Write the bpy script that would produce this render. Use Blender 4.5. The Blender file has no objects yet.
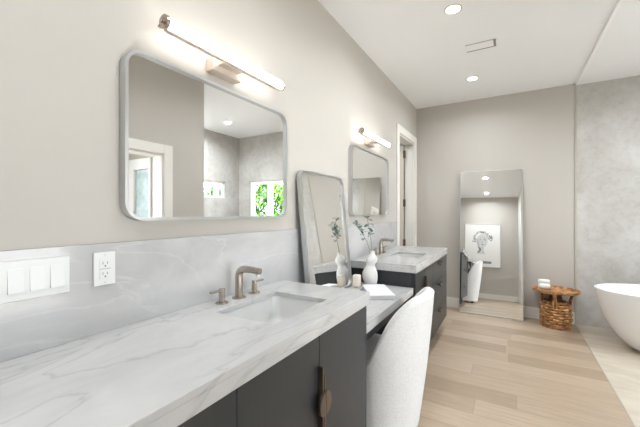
import bpy, bmesh, math, random
from mathutils import Vector, Matrix

random.seed(7)
C = bpy.context.scene.collection
R = math.radians
PI = math.pi

# ------------------------------------------------------------------ camera, world, exposure
scn = bpy.context.scene
cd = bpy.data.cameras.new('camera')
cam = bpy.data.objects.new('camera', cd)
C.objects.link(cam)
cam.location = (0, 0, 1.28)
cam.rotation_euler = (R(90), 0, R(30.44))
cd.sensor_width = 36.0
cd.lens = 36.0 * 325.0 / 640.0
cd.shift_y = -0.0008
cd.clip_start = 0.02
scn.camera = cam

scn.view_settings.view_transform = 'Standard'
scn.view_settings.look = 'None'
scn.view_settings.gamma = 1
scn.view_settings.use_curve_mapping = False
scn.view_settings.exposure = 0.78
scn.cycles.use_denoising = True
scn.cycles.max_bounces = 12
scn.cycles.diffuse_bounces = 8
scn.cycles.glossy_bounces = 6
scn.cycles.sample_clamp_indirect = 6.0
scn.cycles.blur_glossy = 1.0

world = bpy.data.worlds.new('sky')
scn.world = world
world.use_nodes = True
wn = world.node_tree.nodes
wl_ = world.node_tree.links
bg = wn['Background']
tc = wn.new('ShaderNodeTexCoord')
sx = wn.new('ShaderNodeSeparateXYZ')
rp = wn.new('ShaderNodeValToRGB')
wl_.new(tc.outputs['Generated'], sx.inputs[0])
wl_.new(sx.outputs['Z'], rp.inputs[0])
wl_.new(rp.outputs[0], bg.inputs[0])
rp.color_ramp.elements[0].color = (0.90, 0.95, 1.0, 1)
rp.color_ramp.elements[1].color = (0.62, 0.78, 1.0, 1)
bg.inputs[1].default_value = 4.2

# sun high behind the house: it lights the paving and garden outside, which bounces light up indoors
sl = bpy.data.lights.new('sun', 'SUN')
sl.energy = 42
sl.angle = R(.6)
sl.color = (1.0, .98, .95)
so = bpy.data.objects.new('sun', sl)
C.objects.link(so)
so.rotation_euler = Vector((.36, .30, -.88)).to_track_quat('-Z', 'Y').to_euler()

DOWNLIGHT_W = 5.2
TUBE_E = 3.2


def portal(name, loc, rot, sx_, sy_):
    l = bpy.data.lights.new(name, 'AREA')
    l.shape = 'RECTANGLE'
    l.size = sx_
    l.size_y = sy_
    l.cycles.is_portal = True
    o = bpy.data.objects.new(name, l)
    o.location = loc
    o.rotation_euler = rot
    C.objects.link(o)


# ------------------------------------------------------------------ materials
def srgb(r, g, b):
    f = lambda c: (c / 255 / 12.92) if c / 255 <= .04045 else ((c / 255 + .055) / 1.055) ** 2.4
    return (f(r), f(g), f(b), 1)


def mat(name, col, rough=.5, metal=0.0, spec=.5, **kw):
    m = bpy.data.materials.new(name)
    m.use_nodes = True
    b = m.node_tree.nodes['Principled BSDF']
    b.inputs['Base Color'].default_value = col
    b.inputs['Roughness'].default_value = rough
    b.inputs['Metallic'].default_value = metal
    b.inputs['Specular IOR Level'].default_value = spec
    for k, v in kw.items():
        b.inputs[k.replace('_', ' ')].default_value = v
    return m


def nodes(m):
    return m.node_tree.nodes, m.node_tree.links, m.node_tree.nodes['Principled BSDF']


def coord(m, scale=(1, 1, 1), rot=(0, 0, 0)):
    n, l, b = nodes(m)
    t = n.new('ShaderNodeTexCoord')
    mp = n.new('ShaderNodeMapping')
    mp.inputs['Scale'].default_value = scale
    mp.inputs['Rotation'].default_value = rot
    l.new(t.outputs['Object'], mp.inputs[0])
    return mp.outputs[0]


def noise(m, vec, scale, detail=4, rough=.5, dist=0.0):
    n, l, b = nodes(m)
    t = n.new('ShaderNodeTexNoise')
    t.inputs['Scale'].default_value = scale
    t.inputs['Detail'].default_value = detail
    t.inputs['Roughness'].default_value = rough
    t.inputs['Distortion'].default_value = dist
    l.new(vec, t.inputs['Vector'])
    return t.outputs['Fac']


def ramp(m, fac, stops):
    n, l, b = nodes(m)
    r = n.new('ShaderNodeValToRGB')
    e = r.color_ramp.elements
    while len(e) < len(stops):
        e.new(.5)
    for i, (p, c) in enumerate(stops):
        e[i].position = p
        e[i].color = c
    l.new(fac, r.inputs[0])
    return r.outputs[0]


def mix(m, a, b_, fac, mode='MIX'):
    n, l, b = nodes(m)
    x = n.new('ShaderNodeMix')
    x.data_type = 'RGBA'
    x.blend_type = mode
    for s, v in ((x.inputs[0], fac), (x.inputs[6], a), (x.inputs[7], b_)):
        if isinstance(v, (int, float, tuple)):
            s.default_value = v
        else:
            l.new(v, s)
    return x.outputs[2]


def bump(m, h, strength=.2, dist=.01):
    n, l, b = nodes(m)
    x = n.new('ShaderNodeBump')
    x.inputs['Strength'].default_value = strength
    x.inputs['Distance'].default_value = dist
    l.new(h, x.inputs['Height'])
    l.new(x.outputs[0], b.inputs['Normal'])


def setcol(m, c):
    n, l, b = nodes(m)
    l.new(c, b.inputs['Base Color'])


def paint(name, col, rough=.6, scale=90):
    m = mat(name, col, rough, spec=.25)
    v = coord(m)
    bump(m, noise(m, v, scale, 3), .06, .002)
    return m


M = {}
M['wall'] = paint('wall_paint', srgb(192, 187, 180))
M['white_wall'] = paint('bright_wall_paint', srgb(232, 231, 228))
M['ceiling'] = paint('ceiling_paint', srgb(247, 247, 247))
M['trim'] = paint('trim_paint', srgb(233, 230, 224), .35, 30)
M['step_light_white'] = paint('step_light_paint', srgb(252, 252, 252), .3, 30)  # whiter than the other trim, stands in for light on the ceiling step
M['door_paint'] = paint('door_paint', srgb(222, 214, 202), .4, 30)

# polished white marble with soft grey veins
def marble(name, base, vein, warm, vs=.4):
    m = mat(name, base, .13, spec=.5)
    v = coord(m, (1, .55, 1), (0, 0, R(24)))
    cloud = ramp(m, noise(m, v, 3.2, 6, .6, .8), [(.3, vein), (.62, base)])
    v2 = coord(m, (1.6, .5, 1.6), (R(18), 0, R(-22)))
    n, l, b = nodes(m)
    nz = n.new('ShaderNodeTexNoise')
    nz.inputs['Scale'].default_value = 2.6
    nz.inputs['Detail'].default_value = 5
    nz.inputs['Distortion'].default_value = 1.1
    l.new(v2, nz.inputs['Vector'])
    ab = n.new('ShaderNodeMath')
    ab.operation = 'SUBTRACT'
    ab.inputs[1].default_value = .5
    l.new(nz.outputs['Fac'], ab.inputs[0])
    ab2 = n.new('ShaderNodeMath')
    ab2.operation = 'ABSOLUTE'
    l.new(ab.outputs[0], ab2.inputs[0])
    vein_f = ramp(m, ab2.outputs[0], [(0, (1, 1, 1, 1)), (.006, (.5, .5, .5, 1)), (.022, (0, 0, 0, 1))])
    c = mix(m, cloud, warm, vein_f)
    x = n.new('ShaderNodeMath')
    x.operation = 'MULTIPLY'
    x.inputs[1].default_value = vs
    l.new(vein_f, x.inputs[0])
    c = mix(m, cloud, warm, x.outputs[0])
    setcol(m, c)
    return m


M['marble'] = marble('white_marble', srgb(198, 197, 196), srgb(180, 179, 178), srgb(148, 146, 143))
M['marble_splash'] = marble('grey_white_marble', srgb(192, 191, 191), srgb(172, 171, 171), srgb(208, 207, 206))

# light oak planks laid across the room
m = mat('oak_planks', srgb(196, 172, 146), .36, spec=.4)
v = coord(m)
n, l, b = nodes(m)
# every row of planks is shifted by its own random amount
sp = n.new('ShaderNodeSeparateXYZ')
l.new(v, sp.inputs[0])
def mth(op, a, c=None):
    q = n.new('ShaderNodeMath')
    q.operation = op
    for s_, val in zip(q.inputs, (a, c)):
        if val is None:
            continue
        if isinstance(val, (int, float)):
            s_.default_value = val
        else:
            l.new(val, s_)
    return q.outputs[0]
row = mth('FLOOR', mth('DIVIDE', sp.outputs['Y'], .19))
wn_ = n.new('ShaderNodeTexWhiteNoise')
wn_.noise_dimensions = '1D'
l.new(row, wn_.inputs['W'])
cb = n.new('ShaderNodeCombineXYZ')
l.new(mth('ADD', sp.outputs['X'], mth('MULTIPLY', wn_.outputs['Value'], 1.9)), cb.inputs[0])
l.new(sp.outputs['Y'], cb.inputs[1])
br = n.new('ShaderNodeTexBrick')
br.offset = 0
br.inputs['Color1'].default_value = srgb(186, 167, 146)
br.inputs['Color2'].default_value = srgb(163, 143, 121)
br.inputs['Mortar'].default_value = srgb(150, 128, 105)
br.inputs['Scale'].default_value = 1
br.inputs['Mortar Size'].default_value = .0016
br.inputs['Mortar Smooth'].default_value = .3
br.inputs['Brick Width'].default_value = 1.55
br.inputs['Row Height'].default_value = .19
l.new(cb.outputs[0], br.inputs['Vector'])
v2 = coord(m, (1.2, 14, 1))
grain = ramp(m, noise(m, v2, 3.0, 7, .62, .4), [(.25, (.80, .78, .75, 1)), (.7, (1.08, 1.08, 1.08, 1))])
c = mix(m, br.outputs['Color'], grain, .8, 'MULTIPLY')
setcol(m, c)
bump(m, br.outputs['Fac'], -.15, .002)
M['oak'] = m

# limewash stone on the tub wall
m = mat('stone_plaster', srgb(206, 202, 197), .55, spec=.3)
v = coord(m)
c1 = ramp(m, noise(m, v, 2.4, 8, .62, .6), [(.30, srgb(176, 172, 166)), (.48, srgb(190, 187, 182)), (.68, srgb(202, 200, 197))])
c2 = ramp(m, noise(m, v, 14, 6, .7), [(.36, (.84, .83, .82, 1)), (.52, (1, 1, 1, 1))])
setcol(m, mix(m, c1, c2, .7, 'MULTIPLY'))
M['stone'] = m
m = mat('stone_floor_tile', srgb(205, 193, 176), .4, spec=.4)
v = coord(m, (1, 2.6, 1), (0, 0, R(12)))
setcol(m, ramp(m, noise(m, v, 3, 7, .6, .5), [(.3, srgb(184, 172, 155)), (.7, srgb(208, 197, 181))]))
M['floor_tile'] = m

m = mat('charcoal_lacquer', srgb(44, 46, 48), .36, spec=.45)
v = coord(m, (60, 60, 3))
bump(m, noise(m, v, 4, 3), .03, .001)
M['charcoal'] = m
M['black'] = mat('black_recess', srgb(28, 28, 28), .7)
m = mat('brushed_nickel', srgb(184, 174, 162), .27, 1.0)
v = coord(m, (300, 8, 8))
bump(m, noise(m, v, 5, 2), .05, .0005)
M['nickel'] = m
M['satin'] = mat('satin_nickel', srgb(226, 214, 202), .5, .6)
M['bronze'] = mat('pewter_pull', srgb(122, 110, 100), .36, 1.0)
m = mat('brushed_silver', srgb(205, 206, 206), .33, 1.0)
v = coord(m, (8, 8, 260))
bump(m, noise(m, v, 4, 2), .04, .0005)
M['silver'] = m
M['mirror'] = mat('mirror_glass', (.97, .975, .97, 1), .0, 1.0)
M['ceramic'] = mat('white_ceramic', srgb(212, 212, 211), .12, spec=.5)
M['acrylic'] = mat('tub_acrylic', srgb(240, 239, 238), .22, spec=.5)
M['plastic'] = mat('white_plastic', srgb(222, 222, 221), .3)
M['slot'] = mat('dark_slot', srgb(60, 58, 55), .6)

m = mat('boucle', srgb(236, 235, 232), .95, spec=.1)
v = coord(m)
n, l, b = nodes(m)
vo = n.new('ShaderNodeTexVoronoi')
vo.inputs['Scale'].default_value = 95
l.new(v, vo.inputs['Vector'])
setcol(m, ramp(m, vo.outputs['Distance'], [(0, srgb(228, 227, 226)), (.75, srgb(216, 215, 213))]))
bump(m, vo.outputs['Distance'], -.55, .006)
b.inputs['Sheen Weight'].default_value = .2
M['boucle'] = m

m = mat('vase_plaster', srgb(214, 212, 209), .75, spec=.2)
v = coord(m)
bump(m, noise(m, v, 60, 4), .15, .003)
M['plaster'] = m
M['paper'] = mat('paper', srgb(222, 221, 224), .7, spec=.2)
m = mat('candle_wax', srgb(226, 216, 205), .6, spec=.3, Subsurface_Weight=.1)
M['wax'] = m
m = mat('grey_weave', srgb(160, 156, 150), .9, spec=.1)
v = coord(m)
n, l, b = nodes(m)
wv = n.new('ShaderNodeTexWave')
wv.inputs['Scale'].default_value = 60
l.new(v, wv.inputs['Vector'])
bump(m, wv.outputs['Fac'], .4, .003)
M['weave'] = m
m = mat('rattan', srgb(172, 122, 74), .5, spec=.35)
v = coord(m)
setcol(m, ramp(m, noise(m, v, 22, 4, .6), [(.3, srgb(118, 78, 46)), (.5, srgb(182, 132, 86)), (.7, srgb(214, 170, 122))]))
M['rattan'] = m
M['rattan_dark'] = mat('dark_rattan', srgb(92, 62, 40), .6)
M['towel'] = mat('white_terry', srgb(226, 225, 222), .95, spec=.1)
m = mat('eucalyptus_leaf', srgb(96, 118, 112), .55)
v = coord(m)
setcol(m, ramp(m, noise(m, v, 25, 2), [(.35, srgb(66, 88, 84)), (.65, srgb(128, 148, 142))]))
M['leaf'] = m
M['stem'] = mat('leaf_stem', srgb(150, 140, 116), .7)
m = mat('garden_leaf', srgb(104, 158, 60), .5, Transmission_Weight=0.0)
v = coord(m)
setcol(m, ramp(m, noise(m, v, 3, 3), [(.3, srgb(46, 92, 22)), (.7, srgb(92, 142, 48))]))
M['garden'] = m
M['ground'] = mat('garden_paving', srgb(215, 212, 204), .9)
m = bpy.data.materials.new('window_glass')
m.use_nodes = True
n = m.node_tree.nodes
n.remove(n['Principled BSDF'])
tr = n.new('ShaderNodeBsdfTransparent')
gl = n.new('ShaderNodeBsdfGlossy')
gl.inputs['Roughness'].default_value = 0
fr = n.new('ShaderNodeFresnel')
fr.inputs['IOR'].default_value = 1.25
ms = n.new('ShaderNodeMixShader')
m.node_tree.links.new(fr.outputs[0], ms.inputs[0])
m.node_tree.links.new(tr.outputs[0], ms.inputs[1])
m.node_tree.links.new(gl.outputs[0], ms.inputs[2])
m.node_tree.links.new(ms.outputs[0], n['Material Output'].inputs[0])
M['glass'] = m
m = mat('lit_tube', srgb(255, 250, 242), .4)
n, l, b = nodes(m)
b.inputs['Emission Color'].default_value = (1.0, .965, .93, 1)
b.inputs['Emission Strength'].default_value = TUBE_E
M['tube'] = m
m = mat('lit_diffuser', srgb(255, 252, 246), .4)
n, l, b = nodes(m)
b.inputs['Emission Color'].default_value = (1.0, .95, .87, 1)
b.inputs['Emission Strength'].default_value = 10.0
M['lamp'] = m
m = mat('canvas', srgb(240, 239, 236), .8, spec=.1)
M['canvas'] = m
for nm, g in (('pencil_pale', 222), ('pencil_light', 186), ('pencil_mid', 142), ('pencil_dark', 100)):
    m = mat(nm, srgb(g, g, g - 2), .9, spec=.05)
    v = coord(m)
    setcol(m, ramp(m, noise(m, v, 45, 4, .7), [(.35, srgb(g - 35, g - 35, g - 36)), (.65, srgb(min(235, g + 30), min(235, g + 30), min(235, g + 28)))]))
    M[nm] = m
m = mat('frosted_glass', srgb(200, 222, 224), .25)
v = coord(m)
setcol(m, ramp(m, noise(m, v, 7, 5, .6), [(.35, srgb(168, 196, 194)), (.65, srgb(214, 230, 236))]))
M['frosted'] = m
M['taupe'] = mat('taupe_panel', srgb(150, 140, 130), .6)
M['edge_trim'] = mat('olive_edge_trim', srgb(182, 177, 164), .4)
M['frame_white'] = mat('window_frame_white', srgb(238, 238, 236), .35)


# ------------------------------------------------------------------ mesh builder
def world_loc(o):
    v = Vector((0, 0, 0))
    while o:
        v += o.location
        o = o.parent
    return v


class MB:
    def __init__(self):
        self.bm = bmesh.new()

    def merge(self, t):
        me = bpy.data.meshes.new('t')
        t.to_mesh(me)
        t.free()
        self.bm.from_mesh(me)
        bpy.data.meshes.remove(me)
        return self

    def box(self, x0, x1, y0, y1, z0, z1, bev=0.0, seg=2):
        t = bmesh.new()
        bmesh.ops.create_cube(t, size=1)
        for v in t.verts:
            v.co = Vector(((x0 + x1) / 2 + v.co.x * (x1 - x0), (y0 + y1) / 2 + v.co.y * (y1 - y0), (z0 + z1) / 2 + v.co.z * (z1 - z0)))
        if bev:
            bmesh.ops.bevel(t, geom=t.edges[:], offset=bev, segments=seg, affect='EDGES', profile=.5)
        return self.merge(t)

    def cyl(self, p0, p1, r0, r1=None, seg=24, caps=True):
        return self.tube([p0, p1], [r0, r0 if r1 is None else r1], seg, caps)

    def tube(self, pts, rad, seg=12, caps=True, sq=None):
        pts = [Vector(p) for p in pts]
        if isinstance(rad, (int, float)):
            rad = [rad] * len(pts)
        bm = self.bm
        rings = []
        up = None
        for i, p in enumerate(pts):
            a = pts[max(i - 1, 0)]
            b_ = pts[min(i + 1, len(pts) - 1)]
            d = (b_ - a).normalized()
            if up is None:
                up = Vector((0, 0, 1)) if abs(d.z) < .9 else Vector((0, 1, 0))
            u = d.cross(up).normalized()
            w = u.cross(d).normalized()
            up = w
            ring = []
            for k in range(seg):
                an = 2 * PI * k / seg
                cu, cw = math.cos(an), math.sin(an)
                if sq:
                    e = sq
                    cu = math.copysign(abs(cu) ** e, cu)
                    cw = math.copysign(abs(cw) ** e, cw)
                ring.append(bm.verts.new(p + u * cu * rad[i] + w * cw * rad[i]))
            rings.append(ring)
        for i in range(len(rings) - 1):
            for k in range(seg):
                bm.faces.new((rings[i][k], rings[i][(k + 1) % seg], rings[i + 1][(k + 1) % seg], rings[i + 1][k]))
        if caps:
            bm.faces.new(rings[0][::-1])
            bm.faces.new(rings[-1])
        return self

    def loft(self, rings, close_start=False, close_end=False, loop=True):
        bm = self.bm
        vs = [[bm.verts.new(p) for p in r] for r in rings]
        nseg = len(vs[0])
        for i in range(len(vs) - 1):
            for k in range(nseg if loop else nseg - 1):
                bm.faces.new((vs[i][k], vs[i][(k + 1) % nseg], vs[i + 1][(k + 1) % nseg], vs[i + 1][k]))
        if close_start:
            bm.faces.new(vs[0][::-1])
        if close_end:
            bm.faces.new(vs[-1])
        return self

    def lathe(self, prof, c, seg=32, ax=(1, 1), cs=True, ce=True):
        rings = [[(c[0] + r * ax[0] * math.cos(2 * PI * k / seg), c[1] + r * ax[1] * math.sin(2 * PI * k / seg), c[2] + z) for k in range(seg)] for r, z in prof]
        return self.loft(rings, cs, ce)

    def prism(self, poly, axis, a0, a1):
        # poly: list of 2-D points in the two other axes (in xyz order)
        def p(u, v, w):
            return {'x': (w, u, v), 'y': (u, w, v), 'z': (u, v, w)}[axis]
        return self.loft([[p(u, v, a0) for u, v in poly], [p(u, v, a1) for u, v in poly]], True, True)

    def ring_prism(self, outer, inner, axis, a0, a1):
        def p(u, v, w):
            return {'x': (w, u, v), 'y': (u, w, v), 'z': (u, v, w)}[axis]
        rs = [[p(u, v, a0) for u, v in outer], [p(u, v, a1) for u, v in outer], [p(u, v, a1) for u, v in inner], [p(u, v, a0) for u, v in inner]]
        rs.append(rs[0])
        self.loft(rs)
        bmesh.ops.remove_doubles(self.bm, verts=self.bm.verts[:], dist=1e-6)
        return self

    def build(self, name, material, parent=None, local=False, smooth=35):
        bmesh.ops.recalc_face_normals(self.bm, faces=self.bm.faces[:])
        me = bpy.data.meshes.new(name)
        if parent is not None and not local:
            bmesh.ops.translate(self.bm, verts=self.bm.verts[:], vec=-world_loc(parent))
        self.bm.to_mesh(me)
        self.bm.free()
        me.materials.append(material)
        if smooth:
            me.polygons.foreach_set('use_smooth', [True] * len(me.polygons))
            me.set_sharp_from_angle(angle=R(smooth))
        o = bpy.data.objects.new(name, me)
        C.objects.link(o)
        o.parent = parent
        if smooth:
            w = o.modifiers.new('weighted_normals', 'WEIGHTED_NORMAL')
            w.keep_sharp = True
        return o


def rrect(u0, u1, v0, v1, r, seg=8):
    pts = []
    for cx_, cy_, a0 in ((u1 - r, v1 - r, 0), (u0 + r, v1 - r, 90), (u0 + r, v0 + r, 180), (u1 - r, v0 + r, 270)):
        for k in range(seg + 1):
            a = R(a0 + 90 * k / seg)
            pts.append((cx_ + r * math.cos(a), cy_ + r * math.sin(a)))
    return pts


def tag(o, label, cat, group=None):
    o['label'] = label
    o['category'] = cat
    if group:
        o['group'] = group
    return o


def thing(name, label, cat, loc, rot=(0, 0, 0), group=None):
    o = bpy.data.objects.new(name, None)
    o.empty_display_size = .05
    C.objects.link(o)
    o.location = loc
    o.rotation_euler = rot
    return tag(o, label, cat, group)


def struct(o):
    o['kind'] = 'structure'
    return o


def copy_tree(o, parent=None):
    c = o.copy()
    C.objects.link(c)
    c.parent = parent
    for ch in list(o.children):
        copy_tree(ch, c)
    return c


# ------------------------------------------------------------------ room dimensions
W = -1.167          # left wall
YB, YR = 4.72, -0.74  # back wall, rear wall
XT = 0.645          # where stone starts
XP = 0.70           # partition face
H, H2 = 2.77, 2.75
XA = 2.34           # alcove outer wall
PE = 2.50           # partition end

# floors
struct(MB().box(W - 1.3, XT, YR - .12, YB + .12, -.1, 0).box(XT, XA + .12, YR - .12, 2.45, -.1, 0).build('floor', M['oak']))
struct(MB().box(XT, XA + .12, 2.45, YB + .12, -.1, 0).build('floor_stone', M['floor_tile']))
struct(MB().box(XT - .004, XT + .004, 2.45, YB - .001, -.01, .0015).build('trim_1', M['edge_trim']))
# ceilings
struct(MB().box(W - 1.3, XT, YR - .12, YB + .12, H, H + .12).build('ceiling', M['ceiling']))
struct(MB().box(XT, XA + .12, YR - .12, YB + .12, H2, H + .12).build('ceiling_alcove', M['ceiling']))
# left wall with the doorway near the back corner
DY0, DY1, DZ = 3.85, 4.572, 2.245
struct(MB().box(W - .12, W, YR - .12, DY0, 0, H).box(W - .12, W, DY1, YB, 0, H).box(W - .12, W, DY0, DY1, DZ, H).build('wall_left', M['wall']))
# small room behind the doorway
struct(MB().box(W - 1.3, W - 1.2, 2.9, YB, 0, H).box(W - 1.2, W - .12, 2.9, 3.0, 0, H).build('wall_closet', M['wall']))
# back wall, painted then stone with a window hole
struct(MB().box(W - 1.3, XT - .012, YB, YB + .12, 0, H).build('wall_back', M['wall']))
WX0, WX1, WZ0, WZ1 = 1.22, 2.06, 1.0, 1.885
struct(MB().box(XT - .012, WX0, YB, YB + .12, 0, H2).box(WX1, XA + .12, YB, YB + .12, 0, H2).box(WX0, WX1, YB, YB + .12, 0, WZ0)
       .box(WX0, WX1, YB, YB + .12, WZ1, H2).build('wall_back_stone', M['stone']))
struct(MB().box(XT - .012, XT + .006, YB - .008, YB, 0, H2).build('trim_2', M['edge_trim']))
# alcove outer wall with a small high window and an added low one for daylight
SY0, SY1, SZ0, SZ1 = 3.62, 4.375, 1.56, 1.865
LY0, LY1, LZ0, LZ1 = 2.62, 3.45, .25, 1.35  # low opening out of every view, added to let daylight in
struct(MB().box(XA, XA + .12, PE - .12, LY0, 0, H2).box(XA, XA + .12, LY1, SY0, 0, H2).box(XA, XA + .12, LY0, LY1, 0, LZ0).box(XA, XA + .12, LY0, LY1, LZ1, H2)
       .box(XA, XA + .12, SY1, YB, 0, H2).box(XA, XA + .12, SY0, SY1, 0, SZ0)
       .box(XA, XA + .12, SY0, SY1, SZ1, H2).build('wall_right_stone', M['stone']))
# partition on the right with a doorway, and the cross wall behind it
PY0, PY1, PZ = .6, 2.0, 1.865
struct(MB().box(XP, XP + .14, YR, PY0, 0, H2).box(XP, XP + .14, PY1, PE, 0, H2).box(XP, XP + .14, PY0, PY1, PZ, H2)
       .box(XP + .14, XA, PE - .12, PE - .02, 0, H2).build('wall_right', M['wall']))
struct(MB().box(XP + .14, XA, PE - .02, PE, 0, H2).build('wall_alcove_stone', M['stone']))
struct(MB().box(XT - .001, XT + .024, YR, YB - .009, H2 - .003, H2 + .001).build('step_light_strip', M['step_light_white']))  # bright strip painted along the step edge in place of its lit face
# rear wall
struct(MB().box(W, XA + .12, YR - .12, YR, 0, H).build('wall_rear', M['wall']))
# side room outer wall, with a glazed garden door
GY0, GY1, GZ = -.25, 1.95, 2.15
struct(MB().box(XA, XA + .12, YR, GY0, 0, H2).box(XA, XA + .12, GY1, PE - .12, 0, H2).box(XA, XA + .12, GY0, GY1, GZ, H2).build('wall_side_room', M['white_wall']))

# casings
def casing(name, y0, y1, z1, x, s, w=.095, t=.018):
    a = MB()
    xa, xb = sorted((x, x + s * t))
    a.box(xa, xb, y0 - w, y0, 0, z1 + w, .004).box(xa, xb, y1, y1 + w, 0, z1 + w, .004).box(xa, xb, y0, y1, z1, z1 + w, .004)
    return struct(a.build(name, M['trim']))


casing('trim_4', DY0, DY1, DZ, W, 1)
casing('trim_5', PY0, PY1, PZ, XP, -1)
struct(MB().box(W - .125, W + .001, DY0 - .001, DY0 + .018, 0, DZ).box(W - .125, W + .001, DY1 - .018, DY1 + .001, 0, DZ)
       .box(W - .125, W + .001, DY0 + .018, DY1 - .018, DZ - .018, DZ + .001).build('trim_6', M['trim']))
struct(MB().box(XP - .001, XP + .145, PY0 - .001, PY0 + .018, 0, PZ).box(XP - .001, XP + .145, PY1 - .018, PY1 + .001, 0, PZ)
       .box(XP - .001, XP + .145, PY0 + .018, PY1 - .018, PZ - .018, PZ + .001).build('trim_7', M['trim']))
# door leaf open into the closet, hinged on the far jamb
dr = bpy.data.objects.new('door_1', None)
C.objects.link(dr)
dr.location = (W - .125, DY1 - .02, 0)
struct(dr)
MB().box(W - .125 - .60, W - .135, DY1 - .066, DY1 - .028, .01, DZ - .025, .002).build('leaf', M['door_paint'], dr)
for z in (.25, .86, 1.42, 2.10):
    MB().box(W - .14, W - .112, DY1 - .064, DY1 - .019, z - .05, z + .05).cyl((W - .118, DY1 - .05, z - .05), (W - .118, DY1 - .05, z + .05), .009, seg=12).build('hinge', M['bronze'], dr)

# baseboards
def base(name, x0, x1, y0, y1):
    return struct(MB().box(x0, x1, y0, y1, 0, .135, .004).build(name, M['trim']))


base('baseboard_back', W, XT - .014, YB - .016, YB)
struct(MB().box(.375, XP, YR, .36, 0, H).build('wall_nook', M['white_wall']))
base('baseboard_rear', W, .375, YR, YR + .016)
base('baseboard_nook', .359, .375, YR + .016, .36)
base('baseboard_right', XP - .016, XP, .361, PY0 - .096)
base('baseboard_partition', XP - .016, XP, PY1 + .096, PE)
base('baseboard_left_rear', W, W + .016, YR + .016, .089)
base('baseboard_left', W, W + .016, 4.669, YB - .016)

# windows ------------------------------------------------------------
def window_frame(name, axis, u0, u1, z0, z1, w0, w1, mull=(), f=.05):
    e = bpy.data.objects.new(name, None)
    C.objects.link(e)
    struct(e)
    a = MB()
    def bx(ua, ub, za, zb, wa=w0, wb=w1):
        if axis == 'y':
            a.box(ua, ub, wa, wb, za, zb, .004)
        else:
            a.box(wa, wb, ua, ub, za, zb, .004)
    bx(u0, u0 + f, z0, z1); bx(u1 - f, u1, z0, z1)
    bx(u0 + f, u1 - f, z0, z0 + f); bx(u0 + f, u1 - f, z1 - f, z1)
    for mm in mull:
        bx(mm - .045, mm + .045, z0 + f, z1 - f)
    a.build('window_frame', M['frame_white'], e)
    a = MB()
    wm = (w0 + w1) / 2
    edges = [u0 + f] + [q for mm in mull for q in (mm - .045, mm + .045)] + [u1 - f]
    for i in range(0, len(edges), 2):
        bx(edges[i], edges[i + 1], z0 + f, z1 - f, wm - .004, wm + .004)
    a.build('pane', M['glass'], e)
    return e


window_frame('window_1', 'y', WX0, WX1, WZ0, WZ1, YB + .02, YB + .09, (1.60,), .06)
window_frame('window_2', 'x', SY0, SY1, SZ0, SZ1, XA + .03, XA + .09, (4.2,), .035)
window_frame('window_3', 'x', GY0, GY1, .0, GZ, XA + .03, XA + .09, (.85,), .10)
window_frame('window_added', 'x', LY0, LY1, LZ0, LZ1, XA + .03, XA + .09, (), .05)  # unseen window, added to bring daylight into the alcove
portal('portal_large', (XA + .13, (LY0 + LY1) / 2, (LZ0 + LZ1) / 2), (0, R(90), 0), LZ1 - LZ0, LY1 - LY0)
portal('portal_back', ((WX0 + WX1) / 2, YB + .13, (WZ0 + WZ1) / 2), (R(-90), 0, 0), WX1 - WX0, WZ1 - WZ0)
portal('portal_side', (XA + .13, (SY0 + SY1) / 2, (SZ0 + SZ1) / 2), (0, R(90), 0), SZ1 - SZ0, SY1 - SY0)
portal('portal_door', (XA + .13, (GY0 + GY1) / 2, GZ / 2), (0, R(90), 0), GZ, GY1 - GY0)
# frosted window with a dark upright and a taupe panel beside it on the side room's end wall
e = bpy.data.objects.new('window_4', None)
C.objects.link(e)
struct(e)
yq = PE - .121
MB().box(1.44, 1.48, yq - .05, yq, .1, 1.95, .004).box(1.80, 2.04, yq - .05, yq, .1, 1.95, .004).box(1.48, 1.80, yq - .05, yq, 1.82, 1.95, .004).box(1.48, 1.80, yq - .05, yq, .1, .3, .004).build('window_frame', M['frame_white'], e)
MB().box(1.48, 1.80, yq - .02, yq - .008, .3, 1.82).build('pane', M['frosted'], e)
struct(MB().box(1.282, 1.312, yq - .04, yq, 0, 2.05).build('trim_8', M['slot']))
struct(MB().box(1.312, 1.438, yq - .02, yq, 0, 2.05).build('trim_9', M['taupe']))

# outside ------------------------------------------------------------
struct(MB().box(-6, 14, YB + .3, 16, -.2, -.1).box(XA + .3, 14, -8, YB + .3, -.2, -.1).build('ground', M['ground']))


def bush(x, y, z0, rx, ry, rz, nleaf, label, size=.06, group=None):
    t = thing('garden_bush', label, 'bush', (x, y, z0), group=group)
    a = MB()
    for i in range(nleaf):
        d = Vector((random.gauss(0, 1), random.gauss(0, 1), random.gauss(0, 1))).normalized() * random.uniform(.55, 1)
        p = Vector((x + d.x * rx, y + d.y * ry, z0 + rz + d.z * rz))
        q = Matrix.Rotation(random.uniform(0, 6.3), 3, 'Z') @ Matrix.Rotation(random.uniform(-1.2, 1.2), 3, 'X')
        s = size * random.uniform(.6, 1.3)
        vs = [a.bm.verts.new(p + q @ Vector(c)) for c in ((-s * .4, 0, 0), (0, -s, .2 * s), (s * .4, 0, 0), (0, s, .2 * s))]
        a.bm.faces.new(vs)
    f = a.build('foliage', M['garden'], t, smooth=0)
    MB().tube([(x, y, z0), (x + .03, y, z0 + rz), (x, y + .05, z0 + 1.6 * rz)], [.04, .03, .01], 8).build('stem', M['stem'], t)


bush(3.0, 4.75, -.1, .5, .8, 1.0, 4200, 'green garden bush outside the small high window, seen in the wall mirror', .07)
bush(2.1, 7.4, -.1, .9, .6, 1.3, 5000, 'tall green garden bush outside the back window, seen through its left pane in the mirror', .09)
bush(4.3, 8.0, -.1, 1.1, .7, 1.3, 5000, 'tall green garden bush outside the back window, seen through its right pane in the mirror', .09)

# ------------------------------------------------------------------ vanities
CZ, CT = .89, .06      # counter top height, slab thickness
FX = -.617             # door face

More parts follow.
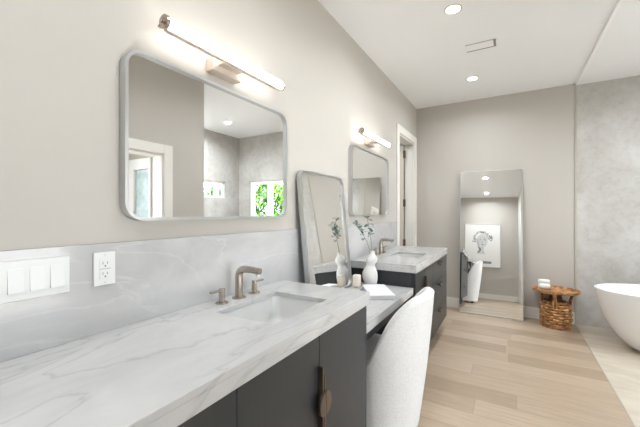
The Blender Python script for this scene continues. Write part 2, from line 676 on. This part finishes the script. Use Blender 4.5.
def half_moon_pull(parent, y, zc, side, z0, z1, name='handle'):
    # slim upright bar with half a disc beside it, on the door face
    x = FX
    a = MB()
    y0, y1 = (y - .011, y - .002) if side < 0 else (y + .002, y + .011)
    a.box(x, x + .022, y0, y1, z0, z1, .0015)
    edge = y - .002 if side < 0 else y + .002
    pts = [(edge + side * .040 * math.sin(R(k * 180 / 18)), zc + .043 * math.cos(R(k * 180 / 18))) for k in range(19)]
    a.prism(pts, 'x', x + .020, x + .030)
    return a.build(name, M['bronze'], parent)


def cabinet(name, label, y0, y1, units, near_end_open=False):
    t = thing(name, label, 'cabinet', (-.88, (y0 + y1) / 2, 0))
    a = MB()
    xb, xf = W + .002, FX - .022
    zb, zt = .14, CZ - CT - .002
    a.box(xb, xf, y0, y0 + .02, zb, zt).box(xb, xf, y1 - .02, y1, zb, zt)
    a.box(xb, xb + .01, y0 + .02, y1 - .02, zb, zt).box(xb, xf, y0 + .02, y1 - .02, zb, zb + .02)
    a.build('carcass', M['charcoal'], t)
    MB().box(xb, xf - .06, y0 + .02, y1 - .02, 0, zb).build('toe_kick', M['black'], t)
    for kind, u0, u1, z0, z1, h in units:
        p = MB().box(FX - .02, FX, u0 + .0015, u1 - .0015, z0 + .0015, z1 - .0015, .0012).build(kind, M['charcoal'], t)
        if h is None:
            continue
        if kind == 'door':
            half_moon_pull(p, u1 if h[0] < 0 else u0, h[1], h[0], h[2], h[3])
        else:
            yc = (u0 + u1) / 2 if h[0] is None else h[0]
            b_ = MB().box(FX, FX + .022, yc - .07, yc + .07, z1 - .040, z1 - .030, .0015)
            pts = [(yc + .045 * math.cos(R(180 + k * 10)), z1 - .040 + .03 * math.sin(R(180 + k * 10))) for k in range(19)]
            b_.prism(pts, 'x', FX + .018, FX + .026)
            b_.build('handle', M['bronze'], p)
    return t


ZB, ZT = .14, .826
V1Y = 1.507
cabinet('vanity_cabinet', 'long charcoal vanity cabinet in the foreground with half-moon door pulls', .10, V1Y, [
    ('drawer', .10, .622, .62, ZT, (None,)),
    ('drawer', .10, .622, .38, .62, (None,)),
    ('drawer', .10, .622, ZB, .38, (None,)),
    ('door', .622, 1.045, ZB, ZT, (-1, .575, .36, .712)),
    ('door', 1.045, V1Y, ZB, ZT, (1, .578, .36, .672)),
])
V2A, V2B = 2.462, 3.83
cabinet('vanity_cabinet', 'charcoal vanity cabinet with three drawers farther along, beside the doorway', V2A, V2B, [
    ('door', V2A, 2.765, ZB, ZT, (-1, .67, .56, .76)),
    ('door', 2.765, 3.07, ZB, ZT, (1, .67, .56, .74)),
    ('drawer', 3.07, V2B, .62, ZT, (3.385,)),
    ('drawer', 3.07, V2B, .36, .62, (3.385,)),
    ('drawer', 3.07, V2B, ZB, .36, (3.385,)),
])


def counter(name, label, y0, y1, sink):
    x0, x1 = W + .002, -.605
    sx0, sx1, sy0, sy1 = sink
    outer = [(x0, y0), (x1, y0), (x1, y1), (x0, y1)]
    a = MB()
    # slab with a rectangular hole: four strips joined, then rounded edges on the outside
    def slab(z0, z1):
        vs = {}
        xs, ys = [x0, sx0, sx1, x1], [y0, sy0, sy1, y1]
        bm = a.bm
        g = {}
        for zi, z in enumerate((z0, z1)):
            for i, x in enumerate(xs):
                for j, y in enumerate(ys):
                    g[zi, i, j] = bm.verts.new((x, y, z))
        for i in range(3):
            for j in range(3):
                if i == 1 and j == 1:
                    continue
                bm.faces.new([g[1, i, j], g[1, i + 1, j], g[1, i + 1, j + 1], g[1, i, j + 1]])
                bm.faces.new([g[0, i, j], g[0, i, j + 1], g[0, i + 1, j + 1], g[0, i + 1, j]])
        for k in range(3):
            for (i0, j0, i1, j1) in ((k, 0, k + 1, 0), (k, 3, k + 1, 3), (0, k, 0, k + 1), (3, k, 3, k + 1)):
                bm.faces.new([g[0, i0, j0], g[0, i1, j1], g[1, i1, j1], g[1, i0, j0]])
        for (i0, j0, i1, j1) in ((1, 1, 2, 1), (1, 2, 2, 2), (1, 1, 1, 2), (2, 1, 2, 2)):
            bm.faces.new([g[0, i0, j0], g[0, i1, j1], g[1, i1, j1], g[1, i0, j0]])
    slab(CZ - .02, CZ)
    bmesh.ops.recalc_face_normals(a.bm, faces=a.bm.faces[:])
    ed = [e for e in a.bm.edges if len(e.link_faces) == 2 and e.calc_face_angle(0) > .5]
    bmesh.ops.bevel(a.bm, geom=ed, offset=.0015, segments=1, affect='EDGES')
    zl = CZ - CT
    a.box(x1 - .02, x1, y0, y1, zl, CZ - .0195, .0015)
    a.box(x0, x1 - .0205, y1 - .02, y1, zl, CZ - .0195, .0015)
    a.box(x0, x1 - .0205, y0, y0 + .02, zl, CZ - .0195, .0015)
    return tag(a.build(name, M['marble']), label, 'countertop')


S1 = (-1.012, -.715, .895, 1.285)
S2 = (-.985, -.70, 2.86, 3.24)
counter('countertop', 'thick white marble countertop in the foreground holding the nearer sink', .09, 1.517, S1)
counter('countertop', 'thick marble countertop holding the farther sink, beside the doorway', 2.448, 3.84, S2)


def sink(label, s):
    x0, x1, y0, y1 = s
    t = thing('sink', label, 'sink', ((x0 + x1) / 2, (y0 + y1) / 2, CZ - .16))
    a = MB()
    zt = CZ - .021
    e = .006
    rings = []
    def rr(o, z, r):
        return [(u, v_, z) for u, v_ in rrect(x0 - o, x1 + o, y0 - o, y1 + o, r, 6)]
    rings = [rr(.02, zt, .03), rr(e, zt, .03), rr(.0, zt - .02, .035), rr(-.008, zt - .09, .04), rr(-.03, zt - .118, .05), rr(-.09, zt - .124, .04)]
    a.loft(rings, False, True)
    outer = [rr(.02, zt, .03), rr(.018, zt - .02, .035), rr(.008, zt - .10, .04), rr(-.02, zt - .138, .05)]
    a.loft(outer, False, True)
    bmesh.ops.remove_doubles(a.bm, verts=a.bm.verts[:], dist=1e-5)
    a.build('basin', M['ceramic'], t, smooth=50)
    xc, yc = (x0 + x1) / 2, (y0 + y1) / 2
    MB().lathe([(.001, 0), (.022, 0), (.022, .004), (.016, .006), (.001, .006)], (xc, yc, zt - .1235), 20).build('drain', M['nickel'], t)


sink('white rectangular undermount sink in the foreground countertop', S1)
sink('white rectangular undermount sink in the farther countertop', S2)


def faucet(label, yc, x=-1.078):
    t = thing('faucet', label, 'faucet', (x, yc, CZ))
    a = MB().lathe([(.001, 0), (.031, 0), (.031, .005), (.028, .007), (.001, .007)], (x, yc, CZ), 28)
    pts = [(x, yc, CZ + .005), (x, yc, CZ + .10)]
    for k in range(1, 9):
        an = R(90 * k / 8)
        pts.append((x + .035 * (1 - math.cos(an)), yc, CZ + .10 + .035 * math.sin(an)))
    pts += [(x + .08, yc, CZ + .135), (x + .125, yc, CZ + .132)]
    a.tube(pts, [.0165] * 2 + [.016] * 8 + [.0145, .0135], 20, sq=.72)
    s = a.build('spout', M['nickel'], t)
    MB().cyl((x + .112, yc, CZ + .126), (x + .112, yc, CZ + .110), .010, seg=16).build('aerator', M['silver'], s)
    for sgn in (-1, 1):
        y = yc + sgn * .103
        b_ = MB().lathe([(.001, 0), (.027, 0), (.027, .005), (.024, .007), (.001, .007)], (x, y, CZ), 24)
        b_.cyl((x, y, CZ + .006), (x, y, CZ + .062), .0135, seg=20)
        b_.box(x - .008, x + .008, min(y - sgn * .012, y + sgn * .062), max(y - sgn * .012, y + sgn * .062), CZ + .052, CZ + .0605, .002)
        b_.build('handle', M['nickel'], t)


faucet('brushed nickel faucet with two lever handles behind the nearer sink', 1.10)
faucet('brushed nickel faucet with two lever handles behind the farther sink', 2.985)

# backsplash runs the whole length behind both vanities and the desk
BX = W + .02
tag(MB().box(W + .0015, BX, .09, 2.447, CZ + .0005, 1.18, .001).box(W + .0015, BX, 1.518, 2.447, .722, CZ + .0005).box(W + .0015, BX, 2.447, 3.70, CZ + .0005, 1.18, .001)
    .build('backsplash', M['marble_splash']), 'low marble backsplash along the left wall behind the sinks and desk', 'backsplash')

# makeup desk between the vanities
DZT = .72
t = thing('vanity_desk', 'low marble makeup desk slab bridging the two vanity cabinets', 'desk', (-.9, 1.98, DZT - .05))
MB().box(W + .022, -.628, 1.519, 2.446, DZT - .05, DZT, .002).build('tabletop', M['marble'], t)
MB().box(W + .022, -.70, 1.519, 2.446, DZT - .16, DZT - .0505, .001).build('apron', M['charcoal'], t)

# ------------------------------------------------------------------ switch plate and outlet
t = thing('light_switch_plate', 'white triple rocker light switch plate on the backsplash', 'light switch', (BX, .382, 1.10))
MB().box(BX + .0005, BX + .008, .300, .460, 1.043, 1.152, .003).build('plate', M['plastic'], t)
for k in range(3):
    yc = .336 + .046 * k
    a = MB()
    a.loft([[(BX + .0075, yc - .0165, 1.065), (BX + .0135, yc - .0165, 1.066), (BX + .0085, yc - .0165, 1.130), (BX + .0075, yc - .0165, 1.131)],
            [(BX + .0075, yc + .0165, 1.065), (BX + .0135, yc + .0165, 1.066), (BX + .0085, yc + .0165, 1.130), (BX + .0075, yc + .0165, 1.131)]], True, True)
    a.build('rocker', M['plastic'], t)
t = thing('wall_outlet', 'white double power outlet on the backsplash', 'outlet', (BX, 0.5590, 1.10))
MB().box(BX + .0005, BX + .007, 0.5250, 0.5910, 1.045, 1.153, .003).build('plate', M['plastic'], t)
f = MB().box(BX + .0065, BX + .009, 0.5415, 0.5745, 1.066, 1.132, .001).build('receptacle', M['plastic'], t)
a = MB()
for zc in (1.082, 1.116):
    a.box(BX + .0088, BX + .0093, 0.5500, 0.5515, zc - .002, zc + .006)
    a.box(BX + .0088, BX + .0093, 0.5635, 0.5650, zc - .002, zc + .006)
    a.cyl((BX + .0088, 0.5580, zc - .008), (BX + .0093, 0.5580, zc - .008), .0025, seg=10)
a.box(BX + .0088, BX + .0093, 0.5415, 0.5745, 1.0985, 1.0995)
a.build('slot', M['slot'], f)
for zc in (1.055, 1.143):
    MB().cyl((BX + .0068, 0.5580, zc), (BX + .0075, 0.5580, zc), .003, seg=12).build('screw', M['silver'], t)

# ------------------------------------------------------------------ wall mirrors
def framed_mirror(t, u0, u1, v0, v1, axis, back, front, r, lip=.011):
    # ring frame along axis; glass recessed inside
    o = rrect(u0, u1, v0, v1, r)
    i_ = rrect(u0 + lip, u1 - lip, v0 + lip, v1 - lip, r - lip)
    a = MB().ring_prism(o, i_, axis, back, front)
    bm = a.bm
    a.build('frame', M['silver'], t, local=True)
    g0 = back + (front - back) * .30
    g1 = back + (front - back) * .62
    MB().prism(i_, axis, g0, g1).build('mirror_glass', M['mirror'], t, local=True, smooth=20)


for label, y0 in (('silver-framed rounded rectangular wall mirror above the nearer sink', .617), ('silver-framed rounded rectangular wall mirror above the farther sink', 2.448)):
    t = thing('wall_mirror', label, 'mirror', (W + .001, y0 + .466, 1.555))
    framed_mirror(t, -.466, .466, -.302, .302, 'x', 0, .036, .065)

# leaning desk mirror
t = thing('desk_mirror', 'silver-framed rounded mirror leaning on the wall, standing on the desk', 'mirror', (-1.075, 1.97, DZT + .002), (0, R(-5.6), 0))
framed_mirror(t, -.30, .30, 0, .83, 'x', 0, .032, .06)

# floor mirror leaning on the back wall
t = thing('floor_mirror', 'tall thin-framed floor mirror leaning against the back wall', 'mirror', (-.225, 4.535, .0005), (R(-5.5), 0, R(1.1)))
fw, fl = .357, 1.835
MB().ring_prism(rrect(-fw, fw, 0, fl, .004, 2), rrect(-fw + .008, fw - .008, .008, fl - .008, .002, 2), 'y', -.002, .012).build('frame', M['silver'], t, local=True)
MB().box(-fw + .008, fw - .008, .001, .008, .008, fl - .008).build('mirror_glass', M['mirror'], t, local=True)

# ------------------------------------------------------------------ sconces
def sconce(label, yc):
    x, z = -1.075, 1.968
    L = .338
    t = thing('wall_sconce', label, 'wall light', (W, yc, z - .045))
    MB().box(W + .0005, W + .050, yc - .085, yc + .085, z - .062, z - .006, .003).build('wall_plate', M['satin'], t)
    MB().box(W + .049, x - .006, yc - .06, yc + .06, z - .034, z - .018, .002).build('arm', M['satin'], t)
    MB().box(x - .014, x + .006, yc - L, yc + L, z - .029, z - .020, .002).build('rail', M['satin'], t)
    MB().cyl((x, yc - L + .001, z), (x, yc + L - .001, z), .0235, seg=28).build('lamp_tube', M['tube'], t)
    for s in (-1, 1):
        a = MB().cyl((x, yc + s * L, z), (x, yc + s * (L + .012), z), .0255, seg=28)
        a.cyl((x, yc + s * (L + .012), z), (x, yc + s * (L + .022), z), .009, seg=16)
        a.box(x - .034, x - .02, min(yc + s * L, yc + s * (L + .012)), max(yc + s * L, yc + s * (L + .012)), z - .012, z - .004, .001)
        a.build('end_cap', M['nickel'], t)


sconce('glowing tube sconce with nickel end caps above the nearer wall mirror', 1.07)
sconce('glowing tube sconce with nickel end caps above the farther wall mirror', 2.86)

# ------------------------------------------------------------------ recessed ceiling lights, the last ones unseen and added for fill
def downlight(label, x, y, z=H, watt=DOWNLIGHT_W):
    t = thing('ceiling_light', label, 'ceiling light', (x, y, z), group=None)
    MB().ring_prism([(x + .062 * math.cos(2 * PI * k / 32), y + .062 * math.sin(2 * PI * k / 32)) for k in range(32)],
                    [(x + .048 * math.cos(2 * PI * k / 32), y + .048 * math.sin(2 * PI * k / 32)) for k in range(32)], 'z', z - .005, z - .0005).build('trim_ring', M['trim'], t)
    MB().cyl((x, y, z - .004), (x, y, z - .0005), .048, seg=32).build('diffuser', M['lamp'], t)
    l = bpy.data.lights.new('downlight', 'AREA')
    l.shape = 'DISK'
    l.size = .09
    l.energy = watt
    l.spread = R(160)
    l.color = (.89, .95, 1.0)
    o = bpy.data.objects.new('downlight_lamp', l)
    o.parent = t
    o.location = (0, 0, -.008)
    C.objects.link(o)


downlight('recessed ceiling light nearest the back wall, past the air vent', -.37, 3.957, H, 6.3)
downlight('recessed ceiling light at the top edge of the photo, before the air vent', -.365, 2.539, H, 6.3)
downlight('recessed ceiling light reflected higher in the tall floor mirror', -.37, 1.20, H, 4.4)
downlight('recessed ceiling light reflected lower in the tall floor mirror, near the rear wall', -.37, -.22, H, 8.5)
downlight('recessed ceiling light in the tub alcove, seen in the nearer wall mirror', 1.666, 3.784, H2, 6)
downlight('unseen added fill light in the closet behind the doorway', -1.9, 3.7, H, 6)  # out of view, added to brighten the open door leaf
downlight('unseen added fill light over the entry end of the tub alcove', 1.78, 3.2, H2, 9)  # out of view, added to fill the tub and back wall with light
downlight('unseen added fill light in the tub alcove beside its outer wall', 2.02, 3.45, H2, 6)  # second unseen alcove lamp, added for more fill
downlight('unseen added fill light in the side room behind the doorway', 1.6, .9, H2)  # unseen lamp, added to brighten the side room

t = thing('air_vent', 'flush white rectangular air vent in the ceiling', 'air vent', (-.23, 3.19, H))
MB().box(-.352, -.110, 3.150, 3.292, H - .003, H - .0004).build('recess', M['taupe'], t)
MB().box(-.350, -.132, 3.152, 3.262, H - .010, H - .0032, .001).build('vent_cover', M['ceiling'], t)
MB().box(-.112, -.098, 3.145, 3.294, H - .010, H - .0004, .001).build('frame_end', M['ceiling'], t)

# ------------------------------------------------------------------ chair
def interp(x, tab):
    for (a, b_), (c_, d) in zip(tab, tab[1:]):
        if a <= x <= c_:
            f = (x - a) / (c_ - a)
            return b_ + (d - b_) * f
    return tab[0][1] if x < tab[0][0] else tab[-1][1]


def chair():
    cx_, cy_ = -.66, 1.905
    t = thing('boucle_chair', 'white boucle barrel chair tucked under the makeup desk', 'chair', (cx_, cy_, 0))
    A, B = .285, .285
    top_tab = [(-1.0, .43), (-.72, .44), (-.655, .49), (-.60, .59), (-.545, .69), (-.49, .762), (-.44, .808), (-.41, .83), (-.375, .838)]
    path = []
    for k in range(7):
        path.append(('s', -1, cx_ - .26 + .26 * k / 7))
    n = 40
    for k in range(n + 1):
        path.append(('a', -90 + 180 * k / n, 0))
    for k in range(6, -1, -1):
        path.append(('s', 1, cx_ - .26 + .26 * k / 7))

    def pos(e, inset, f):
        # f: 0 at the floor, 1 at the top of the shell; leans outwards as it rises
        ta, tb = A - .10 * (1 - f) - inset, B - .02 * (1 - f) - inset
        if e[0] == 's':
            return (e[2], cy_ + e[1] * tb)
        an = R(e[1])
        ca, sa = math.cos(an), math.sin(an)
        q = .86
        return (cx_ + ta * math.copysign(abs(ca) ** q, ca), cy_ + tb * math.copysign(abs(sa) ** q, sa))
    rings = []
    T = .06
    for e in path:
        xt, _ = pos(e, 0, 1)
        zt = interp(xt, top_tab)
        prof = []
        zb = .035
        for k in range(9):
            f = k / 8
            z = zb + (zt - .03 - zb) * f
            ff = z / .87
            bow = .008 * math.sin(PI * f)
            x, y = pos(e, -bow, ff)
            prof.append((x, y, z))
        for k in range(1, 8):
            an = PI * k / 8
            x, y = pos(e, T / 2 - T / 2 * math.cos(an), zt / .87)
            prof.append((x, y, zt - .03 + .03 * math.sin(an)))
        for k in range(6):
            f = 1 - k / 5
            z = .30 + (zt - .03 - .30) * f
            x, y = pos(e, T + .015 * (1 - f), z / .87)
            prof.append((x, y, z))
        x, y = pos(e, T, zb / .87)
        prof.append((x, y, zb))
        rings.append(prof)
    a = MB()
    a.loft(rings, True, True)
    a.build('shell', M['boucle'], t, smooth=60)
    # seat cushion
    sr = []
    for z, o in ((.30, .02), (.31, .0), (.42, .0), (.45, .015), (.458, .05)):
        ring = []
        for k in range(40):
            an = 2 * PI * k / 40
            ca, sa = math.cos(an), math.sin(an)
            ring.append((cx_ - .045 + (.235 - o) * math.copysign(abs(ca) ** .6, ca) - .03, cy_ + (.205 - o) * math.copysign(abs(sa) ** .6, sa), z))
        sr.append(ring)
    MB().loft(sr, True, True).build('seat_cushion', M['boucle'], t, smooth=50)
    MB().box(cx_ - .25, cx_ + .14, cy_ - .19, cy_ + .19, .05, .299, .02).build('seat_base', M['boucle'], t)
    for sxx in (-.22, .10):
        for syy in (-.17, .17):
            MB().cyl((cx_ + sxx, cy_ + syy, 0), (cx_ + sxx, cy_ + syy, .052), .016, .02, 12).build('leg', M['black'], t)


chair()

# ------------------------------------------------------------------ things on the desk
VX, VY = -.94, 2.385
a = MB()
prof = [(.001, 0), (.036, 0), (.046, .012), (.054, .04), (.0565, .07), (.054, .098), (.044, .125), (.033, .145), (.030, .156), (.036, .172), (.043, .19), (.043, .206), (.034, .222), (.022, .236), (.017, .25), (.014, .262), (.010, .262), (.010, .20), (.001, .20)]
rings = []
for r, z in prof:
    ring = []
    for k in range(36):
        an = 2 * PI * k / 36
        rr_ = r * (1 + .07 * math.sin(2 * an + .4) * math.sin(z / .26 * PI))
        lean = -.010 * math.sin(z / .26 * PI * 1.5)
        ring.append((VX + rr_ * math.cos(an) + lean * .6, VY + rr_ * math.sin(an) + lean, DZT + .001 + z))
    rings.append(ring)
a.loft(rings, True, True)
tag(a.build('vase', M['plaster'], smooth=60), 'white hourglass sculptural vase holding a eucalyptus branch on the desk', 'vase')


def eucalyptus():
    t = thing('eucalyptus_branch', 'sparse grey-green eucalyptus branches standing in the white vase', 'branch', (VX, VY, DZT + .205))
    z0 = DZT + .206
    top = DZT + .263
    stems = [((VX + .002, VY, z0), (VX + .003, VY + .003, top + .04), (VX + .005, VY + .0, top + .14), (VX - .035, VY - .02, top + .285)),
             ((VX - .002, VY - .002, z0), (VX - .004, VY - .002, top + .03), (VX - .03, VY - .05, top + .14), (VX - .075, VY - .165, top + .215))]
    lf = MB()
    for st, n0 in zip(stems, (24, 15)):
        p = [Vector(q) for q in st]
        pts = []
        for k in range(13):
            u = k / 12
            pts.append(p[0] * (1 - u) ** 3 + p[1] * 3 * u * (1 - u) ** 2 + p[2] * 3 * u * u * (1 - u) + p[3] * u ** 3)
        MB().tube(pts, [.0018] * 13, 6).build('stem', M['stem'], t)
        for i in range(n0):
            u = .66 + .34 * i / (n0 - 1)
            q = pts[min(12, int(u * 12))]
            d = Vector((random.gauss(0, 1), random.gauss(0, 1), random.gauss(.1, .8))).normalized()
            base_ = q
            side = d.cross(Vector((0, 0, 1)) if abs(d.z) < .9 else Vector((1, 0, 0))).normalized()
            nrm = side.cross(d)
            L, w = random.uniform(.032, .05), random.uniform(.011, .016)
            top_, bot = [], []
            ring = [(0, 0), (.25, .75), (.55, 1), (.85, .6), (1, 0), (.85, -.6), (.55, -1), (.25, -.75)]
            va = [lf.bm.verts.new(base_ + d * (.008 + L * a_) + side * w * b_ + nrm * .004 * math.sin(a_ * PI)) for a_, b_ in ring]
            vb = [lf.bm.verts.new(v_.co + nrm * .0008) for v_ in va]
            lf.bm.faces.new(va)
            lf.bm.faces.new(vb[::-1])
            for k in range(8):
                lf.bm.faces.new((va[k], va[(k + 1) % 8], vb[(k + 1) % 8], vb[k]))
    lf.build('leaves', M['leaf'], t, smooth=40)


eucalyptus()

# notebook with a loose cover, lying at an angle
nb = thing('notebook', 'closed white notebook lying on the desk in front of the vase', 'notebook', (-.80, 2.155, DZT + .001), (0, 0, R(32)))
MB().box(-.080, .080, -.163, .163, 0, .022, .001).build('pages', M['paper'], nb, local=True)
MB().box(-.0825, .0825, -.166, .166, .0222, .0262, .001).build('cover', M['paper'], nb, local=True)

tag(MB().lathe([(.001, 0), (.085, 0), (.09, .004), (.09, .008), (.084, .010), (.001, .010)], (-.985, 2.14, DZT + .001), 36, (.62, 1.7)).build('table_mat', M['weave']),
    'small grey woven mat on the desk beneath the candle', 'mat')
t = thing('candle', 'small pale block candle on the grey mat beside the vase', 'candle', (-.995, 2.235, DZT + .0115))
MB().box(-1.020, -.970, 2.210, 2.262, DZT + .0115, DZT + .098, .006, 3).build('wax_block', M['wax'], t)
MB().cyl((-.995, 2.236, DZT + .098), (-.995, 2.236, DZT + .106), .0012, seg=6).build('wick', M['black'], t)

# ------------------------------------------------------------------ bathtub
def tub():
    cx_, cy_ = 1.50, 4.12
    def ring(a, b_, z, e=.9):
        return [(cx_ + a * math.copysign(abs(math.cos(q)) ** e, math.cos(q)), cy_ + b_ * math.copysign(abs(math.sin(q)) ** e, math.sin(q)), z) for q in [2 * PI * k / 72 for k in range(72)]]
    prof = [(.43, .20, 0), (.50, .235, .01), (.565, .265, .05), (.63, .305, .12), (.685, .335, .20), (.735, .36, .30), (.765, .378, .40), (.785, .39, .50), (.793, .394, .545),
            (.792, .393, .556), (.782, .384, .560), (.770, .374, .558), (.762, .366, .550), (.745, .352, .45), (.70, .33, .32), (.63, .29, .20), (.55, .24, .135), (.40, .17, .115)]
    a = MB()
    a.loft([ring(*p) for p in prof], True, True)
    t = thing('bathtub', 'white freestanding oval bathtub on the stone floor of the alcove', 'bathtub', (cx_, cy_, 0))
    a.build('tub_shell', M['acrylic'], t, smooth=60)
    MB().lathe([(.001, 0), (.03, 0), (.03, .004), (.001, .005)], (cx_, cy_, .1155), 20).build('drain', M['nickel'], t)


tub()

# ------------------------------------------------------------------ wicker basket stand with towel
def wicker():
    cx_, cy_ = .435, 4.52
    t = thing('wicker_basket', 'brown wicker basket with a wide tray top, by the back wall', 'basket', (cx_, cy_, 0))
    # woven body: wavy strands stacked around uprights
    a = MB()
    seg = 96
    rows = 10
    zt = .285
    for j in range(rows):
        z = .012 + (zt - .02) * j / (rows - 1)
        r0 = .124 + .012 * math.sin(PI * min(1, (z / zt) * .95 + .05)) - (.03 * max(0, (z / zt - .85) / .15))
        pts = []
        for k in range(seg + 1):
            an = 2 * PI * k / seg
            rr_ = r0 + .008 * math.sin(an * 9 + (PI if j % 2 else 0))
            pts.append((cx_ + rr_ * math.cos(an), cy_ + rr_ * math.sin(an), z + random.uniform(-.0015, .0015)))
        a.tube(pts, [.0148] * len(pts), 7, caps=False)
    a.build('woven_body', M['rattan'], t, smooth=60)
    MB().lathe([(.001, 0.001), (.115, .001), (.118, .14), (.115, .26), (.09, .287), (.001, .287)], (cx_, cy_, 0), 32).build('lining', M['rattan_dark'], t)
    MB().lathe([(.085, .285), (.062, .31), (.055, .345), (.075, .385), (.10, .392)], (cx_, cy_, 0), 28).build('neck', M['rattan_dark'], t)
    # tray
    b_ = MB()
    for r0, z, rad in ((.212, .400, .010), (.213, .416, .011), (.200, .404, .009)):
        pts = [(cx_ + (r0 + .003 * math.sin(40 * q)) * math.cos(q), cy_ + (r0 + .003 * math.sin(40 * q)) * .84 * math.sin(q), z) for q in [2 * PI * k / 120 for k in range(121)]]
        b_.tube(pts, [rad] * len(pts), 7, caps=False)
    tr_ = b_.build('tray_rim', M['rattan'], t, smooth=60)
    b_ = MB()
    for j in range(12):
        r0 = .02 + .016 * j
        pts = [(cx_ + r0 * math.cos(q), cy_ + r0 * .84 * math.sin(q), .396 + .003 * math.sin(14 * q + PI * (j % 2))) for q in [2 * PI * k / 70 for k in range(71)]]
        b_.tube(pts, [.0085] * len(pts), 6, caps=False)
    b_.build('tray_base', M['rattan'], t, smooth=60)
    # upright straps joining tray and body
    for an in (R(262), R(20), R(140)):
        c_, s_ = math.cos(an), math.sin(an)
        q = MB()
        for da in (-.10, .10):
            c2, s2 = math.cos(an + da), math.sin(an + da)
            c3, s3 = math.cos(an + da * .4), math.sin(an + da * .4)
            q.tube([(cx_ + .146 * c2, cy_ + .146 * s2, .23), (cx_ + .146 * c2, cy_ + .146 * s2, .28), (cx_ + .168 * c3, cy_ + .160 * s3, .35), (cx_ + .205 * c3, cy_ + .172 * s3, .41)], [.012, .011, .010, .010], 8)
        q.build('strap', M['rattan'], t, smooth=60)


wicker()
# white towels rolled in the tray
def towel():
    x0, y0, z = .325, 4.475, .413
    t = thing('rolled_towel', 'small white rolled towels lying on the wicker tray', 'towel', (x0, y0, z))
    for (dx, dy, dz, L, r) in ((0, 0, .033, .12, .032), (.005, .062, .033, .11, .03), (.0, .03, .082, .11, .028)):
        a = MB()
        pts, rad = [], []
        for k in range(15):
            u = k / 14
            pts.append((x0 + dx - L / 2 + L * u, y0 + dy, z + dz))
            rad.append(r * (1 - .35 * abs(2 * u - 1) ** 6) * (1 + random.uniform(-.04, .04)))
        a.tube(pts, rad, 20)
        a.build('roll', M['towel'], t, smooth=60)


towel()

# ------------------------------------------------------------------ framed drawing on the rear wall (seen in the floor mirror)
def artwork():
    x0, x1, z0, z1 = -.908, -.037, .842, 2.008
    y = YR
    t = thing('framed_drawing', 'pale framed pencil drawing of a classical head on the rear wall', 'picture', ((x0 + x1) / 2, y, z0))
    f = .014
    MB().box(x0, x0 + f, y + .001, y + .035, z0, z1, .002).box(x1 - f, x1, y + .001, y + .035, z0, z1, .002).box(x0 + f, x1 - f, y + .001, y + .035, z0, z0 + f, .002).box(x0 + f, x1 - f, y + .001, y + .035, z1 - f, z1, .002).build('frame', M['frame_white'], t)
    sheet = MB().box(x0 + f, x1 - f, y + .001, y + .025, z0 + f, z1 - f).build('sheet', M['canvas'], t)
    xc, zc = (x0 + x1) / 2 - .01, 1.56
    rnd = random.Random(11)

    def patch(name, pts, mt, k):
        MB().prism([(xc + u, zc + v_) for u, v_ in pts], 'y', y + .0252, y + .0254 + .0003 * k).build(name, M[mt], sheet)

    def ell(cx_, cz_, a, b_, n=20, rot=0.0):
        out = []
        for k in range(n):
            q = 2 * PI * k / n
            u, v_ = a * math.cos(q), b_ * math.sin(q)
            out.append((cx_ + u * math.cos(rot) - v_ * math.sin(rot), cz_ + u * math.sin(rot) + v_ * math.cos(rot)))
        return out
    patch('neck', [(-.12, -.12), (.05, -.18), (.04, -.30), (.10, -.38), (-.13, -.37), (-.08, -.27)], 'pencil_pale', 1)
    patch('neck_shade', [(-.12, -.12), (-.02, -.17), (-.02, -.27), (-.05, -.34), (-.12, -.35), (-.07, -.26)], 'pencil_mid', 2)
    patch('face', ell(0, -.02, .135, .19, 28, -.10), 'pencil_pale', 3)
    patch('cheek_shade', [(-.13, .02), (-.10, .05), (-.085, -.06), (-.05, -.16), (-.085, -.15), (-.12, -.08)], 'pencil_light', 4)
    # loose curls drawn as many short strokes
    for k in range(42):
        an = R(rnd.uniform(0, 185))
        rr_ = rnd.uniform(.92, 1.22)
        u, v_ = .165 * rr_ * math.cos(an) - .01, .03 + .185 * rr_ * math.sin(an)
        patch('hair_stroke', ell(u, v_, rnd.uniform(.02, .045), rnd.uniform(.008, .017), 12, an + PI / 2 + rnd.uniform(-.6, .6)), rnd.choice(('pencil_light', 'pencil_light', 'pencil_mid', 'pencil_pale')), 5 + k % 4)
    for k in range(14):
        u, v_ = -.19 + rnd.uniform(-.05, .04), .03 + rnd.uniform(-.08, .09)
        patch('hair_stroke', ell(u, v_, rnd.uniform(.018, .035), rnd.uniform(.008, .014), 12, rnd.uniform(0, 3)), rnd.choice(('pencil_mid', 'pencil_light')), 5 + k % 4)
        u, v_ = .21 + rnd.uniform(-.035, .04), .07 + rnd.uniform(-.07, .06)
        patch('hair_stroke', ell(u, v_, rnd.uniform(.018, .03), rnd.uniform(.008, .013), 12, rnd.uniform(0, 3)), rnd.choice(('pencil_mid', 'pencil_light', 'pencil_dark')), 5 + k % 4)
    for s_, w_ in ((-1, .026), (1, .03)):
        patch('eye_shade', ell(.012 + s_ * .052, .012, w_, .010, 14, -.1), 'pencil_mid', 9)
        patch('brow_shade', [(.012 + s_ * .02, .045), (.012 + s_ * .055, .058), (.012 + s_ * .09, .042), (.012 + s_ * .055, .048)], 'pencil_light', 9)
    patch('nose_shade', [(.0, .03), (.012, -.05), (.028, -.068), (-.015, -.07), (-.006, -.05)], 'pencil_light', 9)
    patch('mouth_shade', ell(.012, -.112, .034, .010, 14, -.08), 'pencil_mid', 9)
    patch('chin_shade', ell(.012, -.15, .022, .006, 12), 'pencil_light', 9)
    MB().box(-.50, -.25, y + .0252, y + .0258, z0 + .085, z0 + .15).build('caption_block', M['pencil_mid'], sheet)


artwork()
